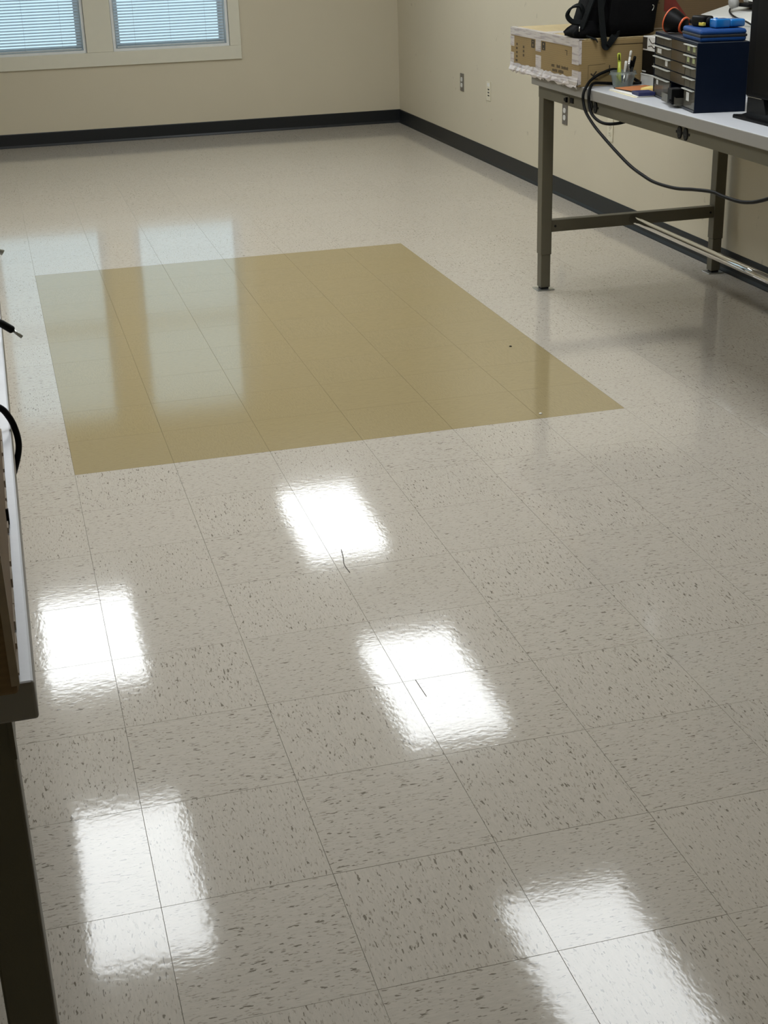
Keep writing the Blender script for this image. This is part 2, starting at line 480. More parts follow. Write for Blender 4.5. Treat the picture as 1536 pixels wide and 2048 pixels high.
# ------------------------------------------------------------------ floor: slab and individual tiles
floor = struct(MB().box(XL-0.1, XR+0.1, YF-0.1, YB+0.1, -0.10, -0.0030).build('floor', 'subfloor'))
G, CH = 0.0002, 0.00035            # half gap, edge chamfer
def tile_mesh(name, mat):
    b = MB(); h = T/2 - G
    lo = [(-h, -h), (h, -h), (h, h), (-h, h)]; hi = [(a*(h-CH)/h, c*(h-CH)/h) for a, c in lo]
    r0 = [b.bm.verts.new((x, y, -0.0030)) for x, y in lo]
    r1 = [b.bm.verts.new((x, y, -CH)) for x, y in lo]
    r2 = [b.bm.verts.new((x, y, 0)) for x, y in hi]
    for A, B in ((r0, r1), (r1, r2)):
        for i in range(4): b.bm.faces.new((A[i], A[(i+1) % 4], B[(i+1) % 4], B[i]))
    b.bm.faces.new(r2)
    o = b.build('tile', mat); me = o.data; bpy.data.objects.remove(o)
    me.materials.append(MT['joint_olive' if mat == 'olive' else 'joint'])              # cut edges are matt and dirty, only the face is waxed
    for p in me.polygons: p.material_index = 0 if p.normal.z > 0.99 else 1
    return me
me_beige, me_olive = tile_mesh('tile', 'tile'), tile_mesh('tile_olive', 'olive')
cells = [(i, j) for i in range(-4, 10) for j in range(-17, 23)]
cp = camo.location
def seen(i, j):
    c = m.inverted() @ Vector(((i+.5)*T, (j+.5)*T, 0))
    if c.z > -0.3: return False
    u, v = c.x/-c.z*2813.84, c.y/-c.z*2813.84
    return abs(u) < 768+70 and abs(v) < 1024+110
near = sorted([c for c in cells if seen(*c)], key=lambda c: (((c[0]+.5)*T-cp.x)**2 + ((c[1]+.5)*T-cp.y)**2))[:300]
nearset = set(near)
rt = random.Random(8)
for i, j in near:
    ol = 0 <= i < 6 and 0 <= j < 9
    o = bpy.data.objects.new('tile', me_olive if ol else me_beige); COL.objects.link(o)
    o.location = ((i+.5)*T, (j+.5)*T, 0)
    o.rotation_euler = (rt.gauss(0, 0.00014), rt.gauss(0, 0.00014), 0)
    o.parent = floor
rest = MB()
for i, j in cells:
    if (i, j) in nearset: continue
    rest.box(i*T+G, (i+1)*T-G, j*T+G, (j+1)*T-G, -0.0030, 0.0, mat='olive' if (0 <= i < 6 and 0 <= j < 9) else 'tile')
ro = rest.build('tile_field', None, floor); ro['kind'] = 'stuff'

# ------------------------------------------------------------------ walls, ceiling
W1 = (-0.236, 0.645); W2 = (0.839, 1.716); WZ = (0.652, 2.285); WT = 0.16
b = MB()
for x0, x1 in ((XL-0.1, W1[0]), (W1[1], W2[0]), (W2[1], XR+0.1)): b.box(x0, x1, YB, YB+WT, WZ[0], WZ[1])
b.box(XL-0.1, XR+0.1, YB, YB+WT, -0.1, WZ[0]); b.box(XL-0.1, XR+0.1, YB, YB+WT, WZ[1], HC+0.1)
struct(b.build('wall_back', 'wall'))
struct(MB().box(XR, XR+0.12, YF-0.1, YB, -0.1, HC+0.1).build('wall_right', 'wallr'))
struct(MB().box(XL-0.12, XL, YF-0.1, YB, -0.1, HC+0.1).build('wall_left', 'wall'))
struct(MB().box(XL, XR, YF-0.12, YF, -0.1, HC+0.1).build('wall_front', 'wall'))
struct(MB().box(XL, XR, YF, YB, HC, HC+0.1).build('ceiling', 'ceiling'))

# cove base: profile with a toe
prof = [(0, 0), (0.013, 0.0), (0.0125, 0.004), (0.0055, 0.017), (0.0045, 0.096), (0.0025, 0.1016), (0, 0.1016)]
b = MB().prism([(YB - p, z) for p, z in prof], 'x', XL, XR); struct(b.build('baseboard_back', 'rubber'))
b = MB().prism([(XR - p, z) for p, z in prof], 'y', YF, YB); struct(b.build('baseboard_right', 'rubber'))
b = MB().prism([(XL + p, z) for p, z in prof], 'y', YF, YB); struct(b.build('baseboard_left', 'rubber'))

# window casing: one surround for both windows, boards of their own
casing = struct(bpy.data.objects.new('trim_1', None)); COL.objects.link(casing); casing.location = (0.74, YB, WZ[0])
def cboard(x0, x1, z0, z1):
    o = MB().box(x0-0.74, x1-0.74, -0.019, 0.0, z0-WZ[0], z1-WZ[0], 0.0025, 2).build('casing_board', 'trim', casing)
cboard(-0.321, 1.801, 0.553, 0.652)
cboard(-0.321, 1.801, 2.285, 2.37)
cboard(-0.321, -0.236, 0.6525, 2.2845); cboard(0.645, 0.839, 0.6525, 2.2845); cboard(1.716, 1.801, 0.6525, 2.2845)

def window(n, x0, x1):
    w = struct(bpy.data.objects.new('window_%d' % n, None)); COL.objects.link(w)
    w.location = ((x0+x1)/2, YB, WZ[0]); h = (x1-x0)/2; H = WZ[1]-WZ[0]
    b = MB()                                   # fixed frame lining the opening
    for s in (-1, 1): b.box(s*h, s*(h-0.022), 0.0, WT, 0, H)
    b.box(-h+0.022, h-0.022, 0.0, WT, 0, 0.018); b.box(-h+0.022, h-0.022, 0.0, WT, H-0.02, H)
    b.build('frame', 'vinyl', w)
    for k, (z0, z1, y) in enumerate(((0.02, H/2+0.02, 0.085), (H/2-0.02, H-0.02, 0.118))):
        sb = MB(); r = 0.042
        for s in (-1, 1): sb.box(s*(h-0.022), s*(h-0.022-r), y, y+0.03, z0, z1, 0.003)
        sb.box(-(h-0.022-r), h-0.022-r, y, y+0.03, z0, z0+(r if k else 0.024), 0.003); sb.box(-(h-0.022-r), h-0.022-r, y, y+0.03, z1-r, z1, 0.003)
        sa = sb.build('sash', 'vinyl', w)
        MB().box(-(h-0.064), h-0.064, y+0.012, y+0.016, z0+0.02, z1-r).build('pane', 'glass', sa)
    gk = MB()
    for s in (-1, 1): gk.box(s*h, s*(h-0.0025), -0.0015, 0.0005, 0.0, H)
    gk.build('gasket', 'gasket', w)
    return w
window(1, *W1); window(2, *W2)

# blinds: each slat its own part
def slat_mesh(L):
    b = MB(); sec = []
    K = 4; w = 0.025
    pts = [((k/K-0.5)*w, 0.0016*(1-(2*k/K-1)**2)) for k in range(K+1)]
    A = [b.bm.verts.new((-L/2, p, q)) for p, q in pts]; B = [b.bm.verts.new((L/2, p, q)) for p, q in pts]
    for k in range(K):
        f = b.bm.faces.new((A[k], A[k+1], B[k+1], B[k])); f.smooth = True
    o = b.build('slat', 'slat'); me = o.data; bpy.data.objects.remove(o); return me
def blind(x0, x1, label):
    t = thing('window_blind', label, 'blind', ((x0+x1)/2, YB+0.034, WZ[0]), 0, 'mini blinds in the two back windows')
    L = x1-x0-0.022*2-0.022; H = WZ[1]-WZ[0]
    me = slat_mesh(L); pitch = 0.0208; z = 0.050; k = 0
    while z < H-0.06:
        o = bpy.data.objects.new('slat', me); COL.objects.link(o); o.parent = t
        o.location = (0, 0, z); o.rotation_euler = (math.radians(21), 0, 0)
        z += pitch
    MB().box(-L/2, L/2, -0.011, 0.011, 0.021, 0.034, 0.003).build('bottom_rail', 'rail', t)
    MB().box(-L/2-0.006, L/2+0.006, -0.018, 0.018, H-0.045, H-0.021, 0.003).build('head_rail', 'rail', t)
    for fx in (-0.33, 0.0, 0.33):
        MB().tube([(fx*L, -0.0125, 0.03), (fx*L, -0.0125, H-0.04)], 0.0007, 6).build('cord', 'cord', t)
    return t
blind(*W1, 'white mini blind with slats closed in the left window')
blind(*W2, 'white mini blind with slats closed in the right window')

# ------------------------------------------------------------------ ceiling lamps (lens panels mirrored in the waxed floor)
def ceiling_light():
    t = thing('ceiling_light', '', 'light', (0, 0, HC), 0, 'recessed ceiling lamps')
    b = MB()
    for s in (-1, 1):
        b.box(s*0.2985, s*0.278, -0.6, 0.6, -0.012, 0.0); b.box(-0.278, 0.278, s*0.6, s*0.578, -0.012, 0.0)
    b.build('frame', 'lampframe', t)
    MB().box(-0.278, 0.278, -0.578, 0.578, -0.008, -0.001).build('lens', 'lens', t)
    return t
LP = [(0.07, 1.20, 'bottom left'), (0.07, 3.60, 'middle left'), (1.86, -0.03, 'bottom right'), (1.86, 2.46, 'central'), (1.86, 4.86, 'farthest')]
l0 = ceiling_light()
first = True
for x, y, w in LP:
    lab = 'recessed ceiling lamp that makes the %s white glare patch on the floor' % w
    if first: l0.location = (x, y, HC); l0['label'] = lab; first = False
    else: copy_tree(l0, (x, y, HC), lab)
for x, y, lab in ((0.07, -1.24, 'added unseen ceiling lamp in the left row, there to light the foreground'),):
    copy_tree(l0, (x, y, HC), lab)  # extra lamp out of view, added to brighten the near floor

# ------------------------------------------------------------------ workbenches
TOPZ = 0.917
def bench(x_front, y_end, length, side, label, inset=(0.0, 0.0)):
    """x_front: front edge of the top, side=+1 when the bench runs back towards +x"""
    t = thing('workbench', label, 'workbench', (x_front, y_end, 0), 0, 'height-adjustable workbenches')
    D = 0.925; sx = side
    X = lambda a: sx*a
    def bx(mb, a0, a1, *r, **k): mb.box(min(X(a0), X(a1)), max(X(a0), X(a1)), *r, **k); return mb
    b = MB(); bx(b, 0, D, -length, 0, 0.876, TOPZ, bev=0.003, seg=2)
    top = b.build('tabletop', None, t)
    me = top.data; me.materials.append(MT['edge']); me.materials.append(MT['laminate'])
    for p in me.polygons: p.material_index = 1 if p.normal.z > 0.9 else 0
    for nm, a in (('apron', 0.027), ('apron', D-0.035)):
        b = MB(); bx(b, a-0.0006, a+0.004, -length+0.02, -0.0195, 0.824, 0.8755); bx(b, a+0.002, a+0.03, -length+0.08, -0.074, 0.8242, 0.828); bx(b, a+0.002, a+0.03, -length+0.08, -0.074, 0.8715, 0.8753)
        b.build(nm, 'taupe', t)
    ylegs = (-0.072, -length+0.022)
    for yl, ins in zip(ylegs, inset):
        for a in (0.027+ins, D-0.070):
            b = MB(); bx(b, a, a+0.050, yl, yl+0.052, 0.158, 0.874, bev=0.003, seg=2)
            leg = b.build('leg', 'taupe', t)
            b = MB(); bx(b, a+0.003, a+0.047, yl+0.003, yl+0.049, 0.012, 0.158, bev=0.002)
            b.build('lower_leg', 'taupe', leg)
            b = MB(); bx(b, a+0.008, a+0.042, yl+0.008, yl+0.044, 0.004, 0.0125)
            b.build('glide', 'hole', leg)
            b = MB(); bx(b, a-0.014, a+0.064, yl-0.010, yl+0.062, 0.0, 0.004, bev=0.001)
            b.build('foot_plate', 'zinc', leg)
        b = MB(); bx(b, 0.077+ins, D-0.070, yl+0.006, yl+0.046, 0.255, 0.306, bev=0.002, seg=1)
        cr = b.build('cross_bar', 'taupe', t)
        for a in (0.094+ins, D-0.087):
            b = MB(); b.lathe([(0.0001, 0), (0.005, 0), (0.005, 0.002), (0.0001, 0.002)], 12, mtx=Matrix.Translation((X(a), yl+0.0055, 0.280)) @ Matrix.Rotation(math.radians(90), 4, 'X'))
            b.build('screw', 'hole', cr)
    b = MB().tube([(X(D/2-0.006), ylegs[0]+0.004, 0.283), (X(D/2-0.006), ylegs[1]+0.05, 0.283)], 0.0165, 24)
    b.build('foot_rail', 'chrome', t)
    return t
benchR = bench(2.110, 1.650, 2.44, 1, 'long grey-topped workbench with taupe legs and a chrome foot rail along the right wall')
tL = bench(-0.136, -0.500, 2.441, -1, 'grey-topped workbench with dark taupe leg cut off by the left picture edge', (0.14, 0.0))

# sockets let into the apron of the right bench: parts of that bench
def ring_oval(b, cy, cz, ry, rz, x0, x1, mat, n=20, hole=0.0):
    P = [(cy+ry*math.cos(2*math.pi*k/n), cz+rz*math.sin(2*math.pi*k/n)) for k in range(n)]
    b.prism(P, 'x', x0, x1, mat=mat)
def apron_socket(yc):
    x = 0.0265; y = yc-1.650; z = 0.8485
    b = MB()
    for s in (-1, 1):
        ring_oval(b, y+s*0.0225, z, 0.0165, 0.0215, x-0.003, x+0.001, 'black')
    b.box(x-0.002, x+0.001, y-0.050, y+0.050, z-0.004, z+0.004, mat='black')
    so = b.build('socket', None, benchR)
    f = MB()
    for s in (-1, 1):
        ring_oval(f, y+s*0.0225, z, 0.0125, 0.0172, x-0.0036, x-0.0030, 'darkgrey')
        for dy in (-0.005, 0.005): f.box(x-0.0039, x-0.0036, y+s*0.0225+dy-0.0012, y+s*0.0225+dy+0.0012, z-0.001, z+0.009, mat='hole')
        ring_oval(f, y+s*0.0225, z-0.009, 0.003, 0.003, x-0.0039, x-0.0036, 'hole', 10)
    f.build('socket_face', None, so)
apron_socket(1.050); apron_socket(0.290); apron_socket(-0.47)
b = MB().box(0.0225, 0.0268, 1.290-1.65, 1.368-1.65, 0.834, 0.862, 0.001); sw = b.build('switch_plate', 'taupe', benchR); sw['label'] = 'small switch plate on the bench apron'
b = MB().prism([(1.300-1.65, 0.858), (1.300-1.65, 0.838), (1.322-1.65, 0.844), (1.322-1.65, 0.852)], 'x', 0.014, 0.0225); b.build('rocker', 'black', sw)
b = MB().box(0.0225, 0.0268, 1.247-1.65, 1.277-1.65, 0.838, 0.858, 0.001); b.build('data_port', 'black', benchR)

# ------------------------------------------------------------------ wall plates on the right wall
def plate_base(w, h, mat, nm, par):
    return MB().box(-0.005, 0, -w/2, w/2, -h/2, h/2, 0.002, 2).build(nm, mat, par)
def duplex(y, z, mat, fm, label, group):
    t = thing('wall_outlet', label, 'outlet', (XR, y, z), 0, group)
    plate_base(0.072, 0.117, mat, 'plate', t)
    for dz in (0.0195, -0.0195):
        b = MB(); n = 24
        P = [(0.0165*math.cos(2*math.pi*k/n), dz + max(-0.0135, min(0.0135, 0.0172*math.sin(2*math.pi*k/n)))) for k in range(n)]
        b.prism(P, 'x', -0.0072, -0.004)
        r = b.build('receptacle', fm, t)
        s = MB()
        for dy in (-0.006, 0.006): s.box(-0.0075, -0.0072, dy-0.0012, dy+0.0012, dz-0.001, dz+0.008)
        s.box(-0.0075, -0.0072, -0.0025, 0.0025, dz-0.0095, dz-0.005)
        s.build('slot', 'hole', r)
    MB().lathe([(0.0001, 0), (0.003, 0), (0.0001, 0.001)], 10, mtx=Matrix.Translation((-0.005, 0, 0)) @ Matrix.Rotation(math.radians(-90), 4, 'Y')).build('screw', 'steel', t)
    return t
duplex(5.418, 0.463, 'steelplate', 'whitepl', 'dark steel wall outlet nearest the room corner on the right wall', 'wall outlets')
duplex(3.555, 0.470, 'steelplate', 'whitepl', 'dark steel wall outlet seen just below the bench apron', 'wall outlets')
duplex(2.921, 0.462, 'ivory', 'ivory', 'ivory wall outlet under the bench behind the hanging black cable', 'wall outlets')
t = thing('data_outlet', 'ivory data wall plate with three dark slots, between the steel outlet and the bench', 'outlet', (XR, 4.866, 0.460), 0)
plate_base(0.078, 0.120, 'ivory', 'plate', t)
for dz in (0.012, -0.008, -0.027):
    MB().box(-0.0062, -0.0045, -0.020, 0.010, dz-0.0035, dz+0.0035, 0.0008).build('jack', 'hole', t)
MB().box(-0.0058, -0.0045, -0.022, 0.022, 0.030, 0.052, 0.0008).build('label_strip', 'whitepl', t)

# ------------------------------------------------------------------ taped cardboard box on the bench end
def face_patch(b, x, y0, y1, z0, z1, th, mat=None):
    b.box(x-th, x, y0, y1, z0, z1, mat=mat)
BX0, BX1, BY0, BY1, BZ0, BZ1 = 2.093, 2.800, 1.105, 1.860, TOPZ, 1.092
t = thing('cardboard_box', 'wide tan cardboard box with printed white tape round its left end, under the backpack', 'box', (BX0, BY0, BZ0))
def L(mb): return mb
def bxp(b, x0, x1, y0, y1, z0, z1, bev=0, seg=1, mat=None):
    b.box(x0-BX0, x1-BX0, y0-BY0, y1-BY0, z0-BZ0, z1-BZ0, bev, seg, mat=mat)
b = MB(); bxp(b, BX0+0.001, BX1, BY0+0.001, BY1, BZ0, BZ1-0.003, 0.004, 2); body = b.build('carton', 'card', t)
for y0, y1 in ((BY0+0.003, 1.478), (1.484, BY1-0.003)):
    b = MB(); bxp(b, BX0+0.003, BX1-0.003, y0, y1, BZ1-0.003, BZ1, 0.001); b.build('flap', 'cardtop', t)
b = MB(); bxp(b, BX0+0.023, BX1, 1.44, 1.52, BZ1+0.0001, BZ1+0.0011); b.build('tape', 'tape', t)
# tape strips on the left face
def tp(x0, x1, y0, y1, z0, z1):
    b = MB(); bxp(b, x0, x1, y0, y1, z0, z1); return b.build('tape', 'tape', t)
xf = BX0+0.001
tp(xf-0.0012, xf, BY0, BY1, BZ1-0.030, BZ1+0.001)
tp(xf-0.001, BX0+0.022, BY0, BY1, BZ1+0.0001, BZ1+0.0013)
tp(xf-0.0018, xf-0.0012, BY0+0.395, BY0+0.455, BZ1-0.075, BZ1)
tp(xf-0.0010, xf, BY0+0.395, BY0+0.455, BZ0+0.02, BZ0+0.085)
tp(xf-0.0010, xf, BY1-0.045, BY1, BZ0+0.10, BZ1-0.034); tp(xf-0.0010, xf, BY1-0.042, BY1, BZ0+0.015, BZ0+0.075)
tp(xf-0.0016, xf, BY0, BY0+0.065, BZ0+0.082, BZ1-0.002); tp(xf-0.0016, xf, BY0, BY0+0.062, BZ0+0.006, BZ0+0.060)
tp(xf-0.0005, BX0+0.012, BY0-0.0005, BY0+0.001, BZ0+0.085, BZ1-0.003); tp(xf-0.0005, BX0+0.012, BY0-0.0005, BY0+0.001, BZ0+0.010, BZ0+0.058)
# crinkled tape fringe along the bottom edge, hanging past the bench edge
b = MB(); n = 34; rr = random.Random(5); rows = []
for k in range(n+1):
    y = (BY1-BY0)*k/n
    o1 = rr.uniform(0.001, 0.004); o2 = rr.uniform(0.001, 0.012); d = rr.uniform(-0.004, 0.010)
    sk = rr.uniform(-0.020, -0.002)
    rows.append([b.bm.verts.new((-0.0012, y, 0.032+rr.uniform(-.003, .004))), b.bm.verts.new((-o1-0.001, y+sk, 0.018)), b.bm.verts.new((-o2-0.001, y+sk*1.6, 0.004)), b.bm.verts.new((-o1-0.002, y+sk*2, -d))])
for A, B in zip(rows, rows[1:]):
    for k in range(3): b.bm.faces.new((A[k], A[k+1], B[k+1], B[k]))
fr = b.build('tape_fringe', 'tape', t)
fr['label'] = 'crumpled tape hanging below the bottom edge'
# prints: pictograms, letter rows, tick
b = MB()
for y in (BY0+0.350, BY0+0.470): bxp(b, xf-0.0004, xf, y, y+0.038, BZ1-0.066, BZ1-0.034)
pic = b.build('pictogram', 'print_', body)
b = MB()
y = BY0+0.350
bxp(b, xf-0.0007, xf-0.0004, y+0.0145, y+0.0235, BZ1-0.046, BZ1-0.039); bxp(b, xf-0.0007, xf-0.0004, y+0.015, y+0.023, BZ1-0.062, BZ1-0.058)
y = BY0+0.470
bxp(b, xf-0.0007, xf-0.0004, y+0.013, y+0.025, BZ1-0.043, BZ1-0.040); bxp(b, xf-0.0007, xf-0.0004, y+0.0145, y+0.0235, BZ1-0.060, BZ1-0.050)
b.build('pictogram_symbol', 'card', pic)
b = MB(); rr = random.Random(11)
for row, (zt, ya, yb) in enumerate(((BZ0+0.066, 1.385, 1.215), (BZ0+0.049, 1.385, 1.265))):   # two printed lines, lower right
    y = ya
    while y > yb:
        w = rr.uniform(0.007, 0.011)
        if rr.random() > 0.12:
            bxp(b, xf-0.0004, xf, y-w, y, zt-0.012, zt-rr.uniform(0, 0.003))
        y -= w+0.0025
for k in range(5): bxp(b, xf-0.0004, xf, 1.775, 1.775+rr.uniform(.014, .024), BZ1-0.060-k*0.0165-0.009, BZ1-0.060-k*0.0165)
for k in range(3): bxp(b, xf-0.0004, xf, 1.695, 1.695+0.016, BZ1-0.066-k*0.0165-0.010, BZ1-0.066-k*0.0165)
bxp(b, xf-0.0004, xf, 1.225, 1.245, BZ1-0.050, BZ1-0.047); bxp(b, xf-0.0004, xf, 1.222, 1.228, BZ1-0.066, BZ1-0.047)
b.build('printed_text', 'printsoft', body)
yf = BY0+0.001-BY0
b = MB()
def quad(P, mat=None): b.prism(P, 'y', yf-0.0005, yf+0.0002)
quad([(0.050, 0.047), (0.055, 0.050), (0.062, 0.043), (0.074, 0.057), (0.078, 0.054), (0.063, 0.035)])
b.build('tick_mark', 'print_', body)
b = MB(); quad([(0.128, 0.050), (0.132, 0.050), (0.132, 0.076), (0.128, 0.076)]); b.build('printed_bar', 'print_', body)
b = MB()
for P in ([(0.041, 0.078), (0.112, 0.082), (0.112, 0.0832), (0.041, 0.0792)], [(0.041, 0.024), (0.0422, 0.024), (0.0422, 0.079), (0.041, 0.079)], [(0.050, 0.025), (0.082, 0.025), (0.082, 0.029), (0.050, 0.029)]): quad(P)
b.build('print_frame', 'printsoft', body)
b = MB(); bxp(b, BX0+0.09, BX1-0.01, BY0-0.001, BY0+0.001, BZ1-0.024, BZ1-0.0225); b.build('flap_crease', 'printsoft', body)

# ------------------------------------------------------------------ backpack lying on the box
t = thing('backpack', 'black nylon backpack with webbing straps lying on the taped cardboard box', 'backpack', (2.30, 1.26, BZ1))
OX, OY, OZ = 2.30, 1.26, BZ1
def sect(x0, x1, y0, y1, z, n=40, e=0.55, jx=0.0, seed=0):
    out = []; r = random.Random(seed)
    for k in range(n):
        a = 2*math.pi*k/n; c, s_ = math.cos(a), math.sin(a)
        px = (x0+x1)/2 + (x1-x0)/2*math.copysign(abs(c)**e, c); py = (y0+y1)/2 + (y1-y0)/2*math.copysign(abs(s_)**e, s_)
        w = 0.004*math.sin(5*a+z*60)+0.003*math.sin(9*a-z*90+1)
        out.append((px-OX+w, py-OY+w*0.6, z-OZ))
    return out
b = MB().loft([sect(2.17, 2.40, 1.18, 1.32, 1.096), sect(2.140, 2.425, 1.150, 1.325, 1.103), sect(2.132, 2.432, 1.146, 1.328, 1.125), sect(2.140, 2.445, 1.148, 1.328, 1.165),
               sect(2.160, 2.458, 1.150, 1.328, 1.21), sect(2.180, 2.470, 1.152, 1.325, 1.27), sect(2.205, 2.470, 1.155, 1.32, 1.34), sect(2.235, 2.45, 1.17, 1.315, 1.40), sect(2.28, 2.41, 1.20, 1.29, 1.43)])
b.build('body', 'cloth', t, True)
b = MB().loft([sect(2.235, 2.40, 1.135, 1.17, 1.097), sect(2.225, 2.415, 1.118, 1.17, 1.106), sect(2.222, 2.420, 1.112, 1.17, 1.15), sect(2.228, 2.425, 1.114, 1.17, 1.22), sect(2.240, 2.42, 1.125, 1.17, 1.28), sect(2.26, 2.40, 1.15, 1.175, 1.30)])
b.build('front_pocket', 'cloth', t, True)
b = MB().loft([sect(2.112, 2.20, 1.15, 1.25, 1.094), sect(2.088, 2.22, 1.135, 1.27, 1.100), sect(2.084, 2.22, 1.132, 1.27, 1.113), sect(2.098, 2.22, 1.138, 1.26, 1.128), sect(2.118, 2.21, 1.15, 1.25, 1.142), sect(2.135, 2.20, 1.16, 1.24, 1.155)])
b.build('shoulder_pad', 'cloth', t, True)
Lp = lambda P: [(p[0]-OX, p[1]-OY, p[2]-OZ) for p in P]
b = MB().ribbon(Lp(spline([(2.128, 1.17, 1.146), (2.088, 1.165, 1.155), (2.068, 1.165, 1.178), (2.085, 1.167, 1.203), (2.118, 1.17, 1.210), (2.135, 1.175, 1.190), (2.132, 1.175, 1.160)], 6)), (0.75, 0.65, 0.25), 0.024, 0.007)
b.build('grab_handle', 'webbing', t)
b = MB().ribbon(Lp(spline([(2.120, 1.15, 1.128), (2.131, 1.145, 1.160), (2.147, 1.145, 1.20), (2.168, 1.148, 1.25), (2.20, 1.16, 1.33)], 5)), (0.5, -1, 0), 0.022, 0.006)
b.build('piping_strap', 'webbing', t)
b = MB().ribbon(Lp(spline([(2.176, 1.110, 1.27), (2.180, 1.105, 1.20), (2.187, 1.098, 1.12), (2.190, 1.090, 1.085), (2.192, 1.088, 1.066), (2.204, 1.089, 1.064), (2.222, 1.094, 1.084), (2.240, 1.103, 1.100), (2.262, 1.112, 1.106)], 6)), (1, 0.3, 0.45), 0.026, 0.003)
b.build('hanging_strap', 'webbing', t)
b = MB().ribbon(Lp(spline([(2.128, 1.12, 1.104), (2.147, 1.108, 1.096), (2.158, 1.094, 1.090), (2.163, 1.090, 1.080)], 5)), (0.3, 1, 0.6), 0.010, 0.0025)
b.build('pull_tab', 'webbing', t)
b = MB().ribbon(Lp(spline([(2.215, 1.113, 1.30), (2.20, 1.125, 1.22), (2.19, 1.135, 1.13), (2.188, 1.14, 1.10)], 5)), (1, 0.2, 0), 0.008, 0.004)
b.build('side_seam', 'webbing', t)
b = MB().tube(Lp(spline([(2.392, 1.106, 1.205), (2.397, 1.104, 1.202), (2.396, 1.104, 1.192), (2.391, 1.105, 1.184)], 4)), 0.0018, 8)
b.build('zipper_pull', 'steel', t)
b = MB().tube(Lp([(2.104, 1.128, 1.140), (2.102, 1.127, 1.120)]), 0.002, 8); b.build('buckle', 'steel', t)

# ------------------------------------------------------------------ brown carton on top of the taped box
t = thing('cardboard_box', 'plain brown carton with red print standing behind the backpack', 'box', (2.60, 1.33, BZ1+0.0013))
MB().box(-0.20, 0.42, 0.0, 0.48, 0.0, 0.44, 0.004, 2).build('carton', 'cardbrown', t)
b = MB().box(-0.196, 0.416, -0.0012, 0.001, 0.0015, 0.008); b.build('bottom_flap_edge', 'cardedge', t)
b = MB()
b.prism([(-0.050, 0.40), (-0.015, 0.40), (-0.002, 0.112), (0.056, 0.040), (0.046, 0.034), (-0.050, 0.070)], 'y', -0.0012, 0.001)
b.build('red_print', 'redprint', t)
b = MB().box(-0.12, -0.07, -0.0011, 0.001, 0.10, 0.104); b.build('seam', 'printsoft', t)

# ------------------------------------------------------------------ small boxes between cup and cabinet
t = thing('flat_box', 'flat white box on the bench under the small black box', 'box', (2.35, 0.80, TOPZ))
MB().box(0, 0.17, 0, 0.295, 0, 0.040, 0.002, 2).build('carton', 'whitepl', t)
MB().box(-0.001, 0.17, -0.001, 0.296, 0.036, 0.0415, 0.001).build('lid', 'whitepl', t)
t = thing('small_box', 'small black product box with pale round emblem, on the flat white box', 'box', (2.352, 0.905, TOPZ+0.0415))
MB().box(0, 0.16, 0, 0.187, 0, 0.086, 0.0015).build('carton', 'black', t)
b = MB().lathe([(0.0001, 0), (0.013, 0), (0.0125, 0.0006), (0.0001, 0.0006)], 20, mtx=Matrix.Translation((-0.0006, 0.072, 0.036)) @ Matrix.Rotation(math.radians(90), 4, 'Y')); b.build('emblem', 'greypl', t)
b = MB().box(-0.0006, 0, 0.150, 0.185, 0.006, 0.011); b.build('printed_line', 'whitepl', t)
t = thing('small_box', 'small white box with black line drawing, topmost of the little box stack', 'box', (2.35, 0.897, TOPZ+0.1275))
MB().box(0, 0.15, 0, 0.188, 0, 0.052, 0.0015).build('carton', 'paper', t)
b = MB()
b.tube(spline([(-0.0004, 0.135, 0.044), (-0.0004, 0.110, 0.030), (-0.0004, 0.085, 0.032), (-0.0004, 0.05, 0.036)], 5), 0.0016, 6)
b.tube(spline([(-0.0004, 0.140, 0.016), (-0.0004, 0.110, 0.019), (-0.0004, 0.090, 0.012), (-0.0004, 0.07, 0.020)], 5), 0.0016, 6)
b.build('line_drawing', 'print_', t)
b = MB().box(-0.001, 0.0, 0.150, 0.188, 0.006, 0.048); b.build('side_print', 'print_', t)
b = MB().box(-0.0015, 0.0, -0.02, 0.022, -0.055, 0.05); b.build('paper_tab', 'paper', t)

# ------------------------------------------------------------------ cup of pens
CX, CY = 2.247, 1.032
t = thing('plastic_cup', 'translucent plastic tub holding pens at the bench edge', 'cup', (CX, CY, TOPZ))
MB().lathe([(0.0001, 0.0), (0.035, 0.0), (0.037, 0.002), (0.046, 0.046), (0.053, 0.047), (0.053, 0.051), (0.049, 0.052), (0.050, 0.060), (0.0485, 0.060), (0.0472, 0.050), (0.0445, 0.046), (0.0355, 0.0032), (0.0001, 0.0025)], 40).build('cup', 'cup', t)
def pen(name, label, cat, base, tip, r, mat, capmat=None, capfrac=0.3, clip=None, group='pens in the plastic tub', r_end=None):
    base, tip = Vector(base), Vector(tip); d = (tip-base)
    t = thing(name, label, cat, base, 0, group)
    k = 1-capfrac
    b = MB().tube([Vector((0, 0, 0)), d*0.05, d*k, d] if not capmat else [Vector((0, 0, 0)), d*0.05, d*k], [r*0.4, r, r, r*0.9][:4 if not capmat else 3], 12)
    b.build('barrel', mat, t)
    if capmat:
        b = MB().tube([d*k*0.98, d*0.97, d], [r*1.15, r*1.15, r_end or r*0.7], 12); b.build('cap', capmat, t)
        sd = d.normalized().cross(Vector((0.4, 0.9, 0))).normalized()
        b = MB().obox(d*(k+0.45*capfrac)+Vector((-0.42, -0.9, 0))*(r*1.5), (r*0.5, r*0.5, d.length*capfrac*0.8), d.to_track_quat('Z', 'Y').to_matrix(), mat=None); b.build('clip', clip or capmat, t)
    return t
z0 = TOPZ+0.0045
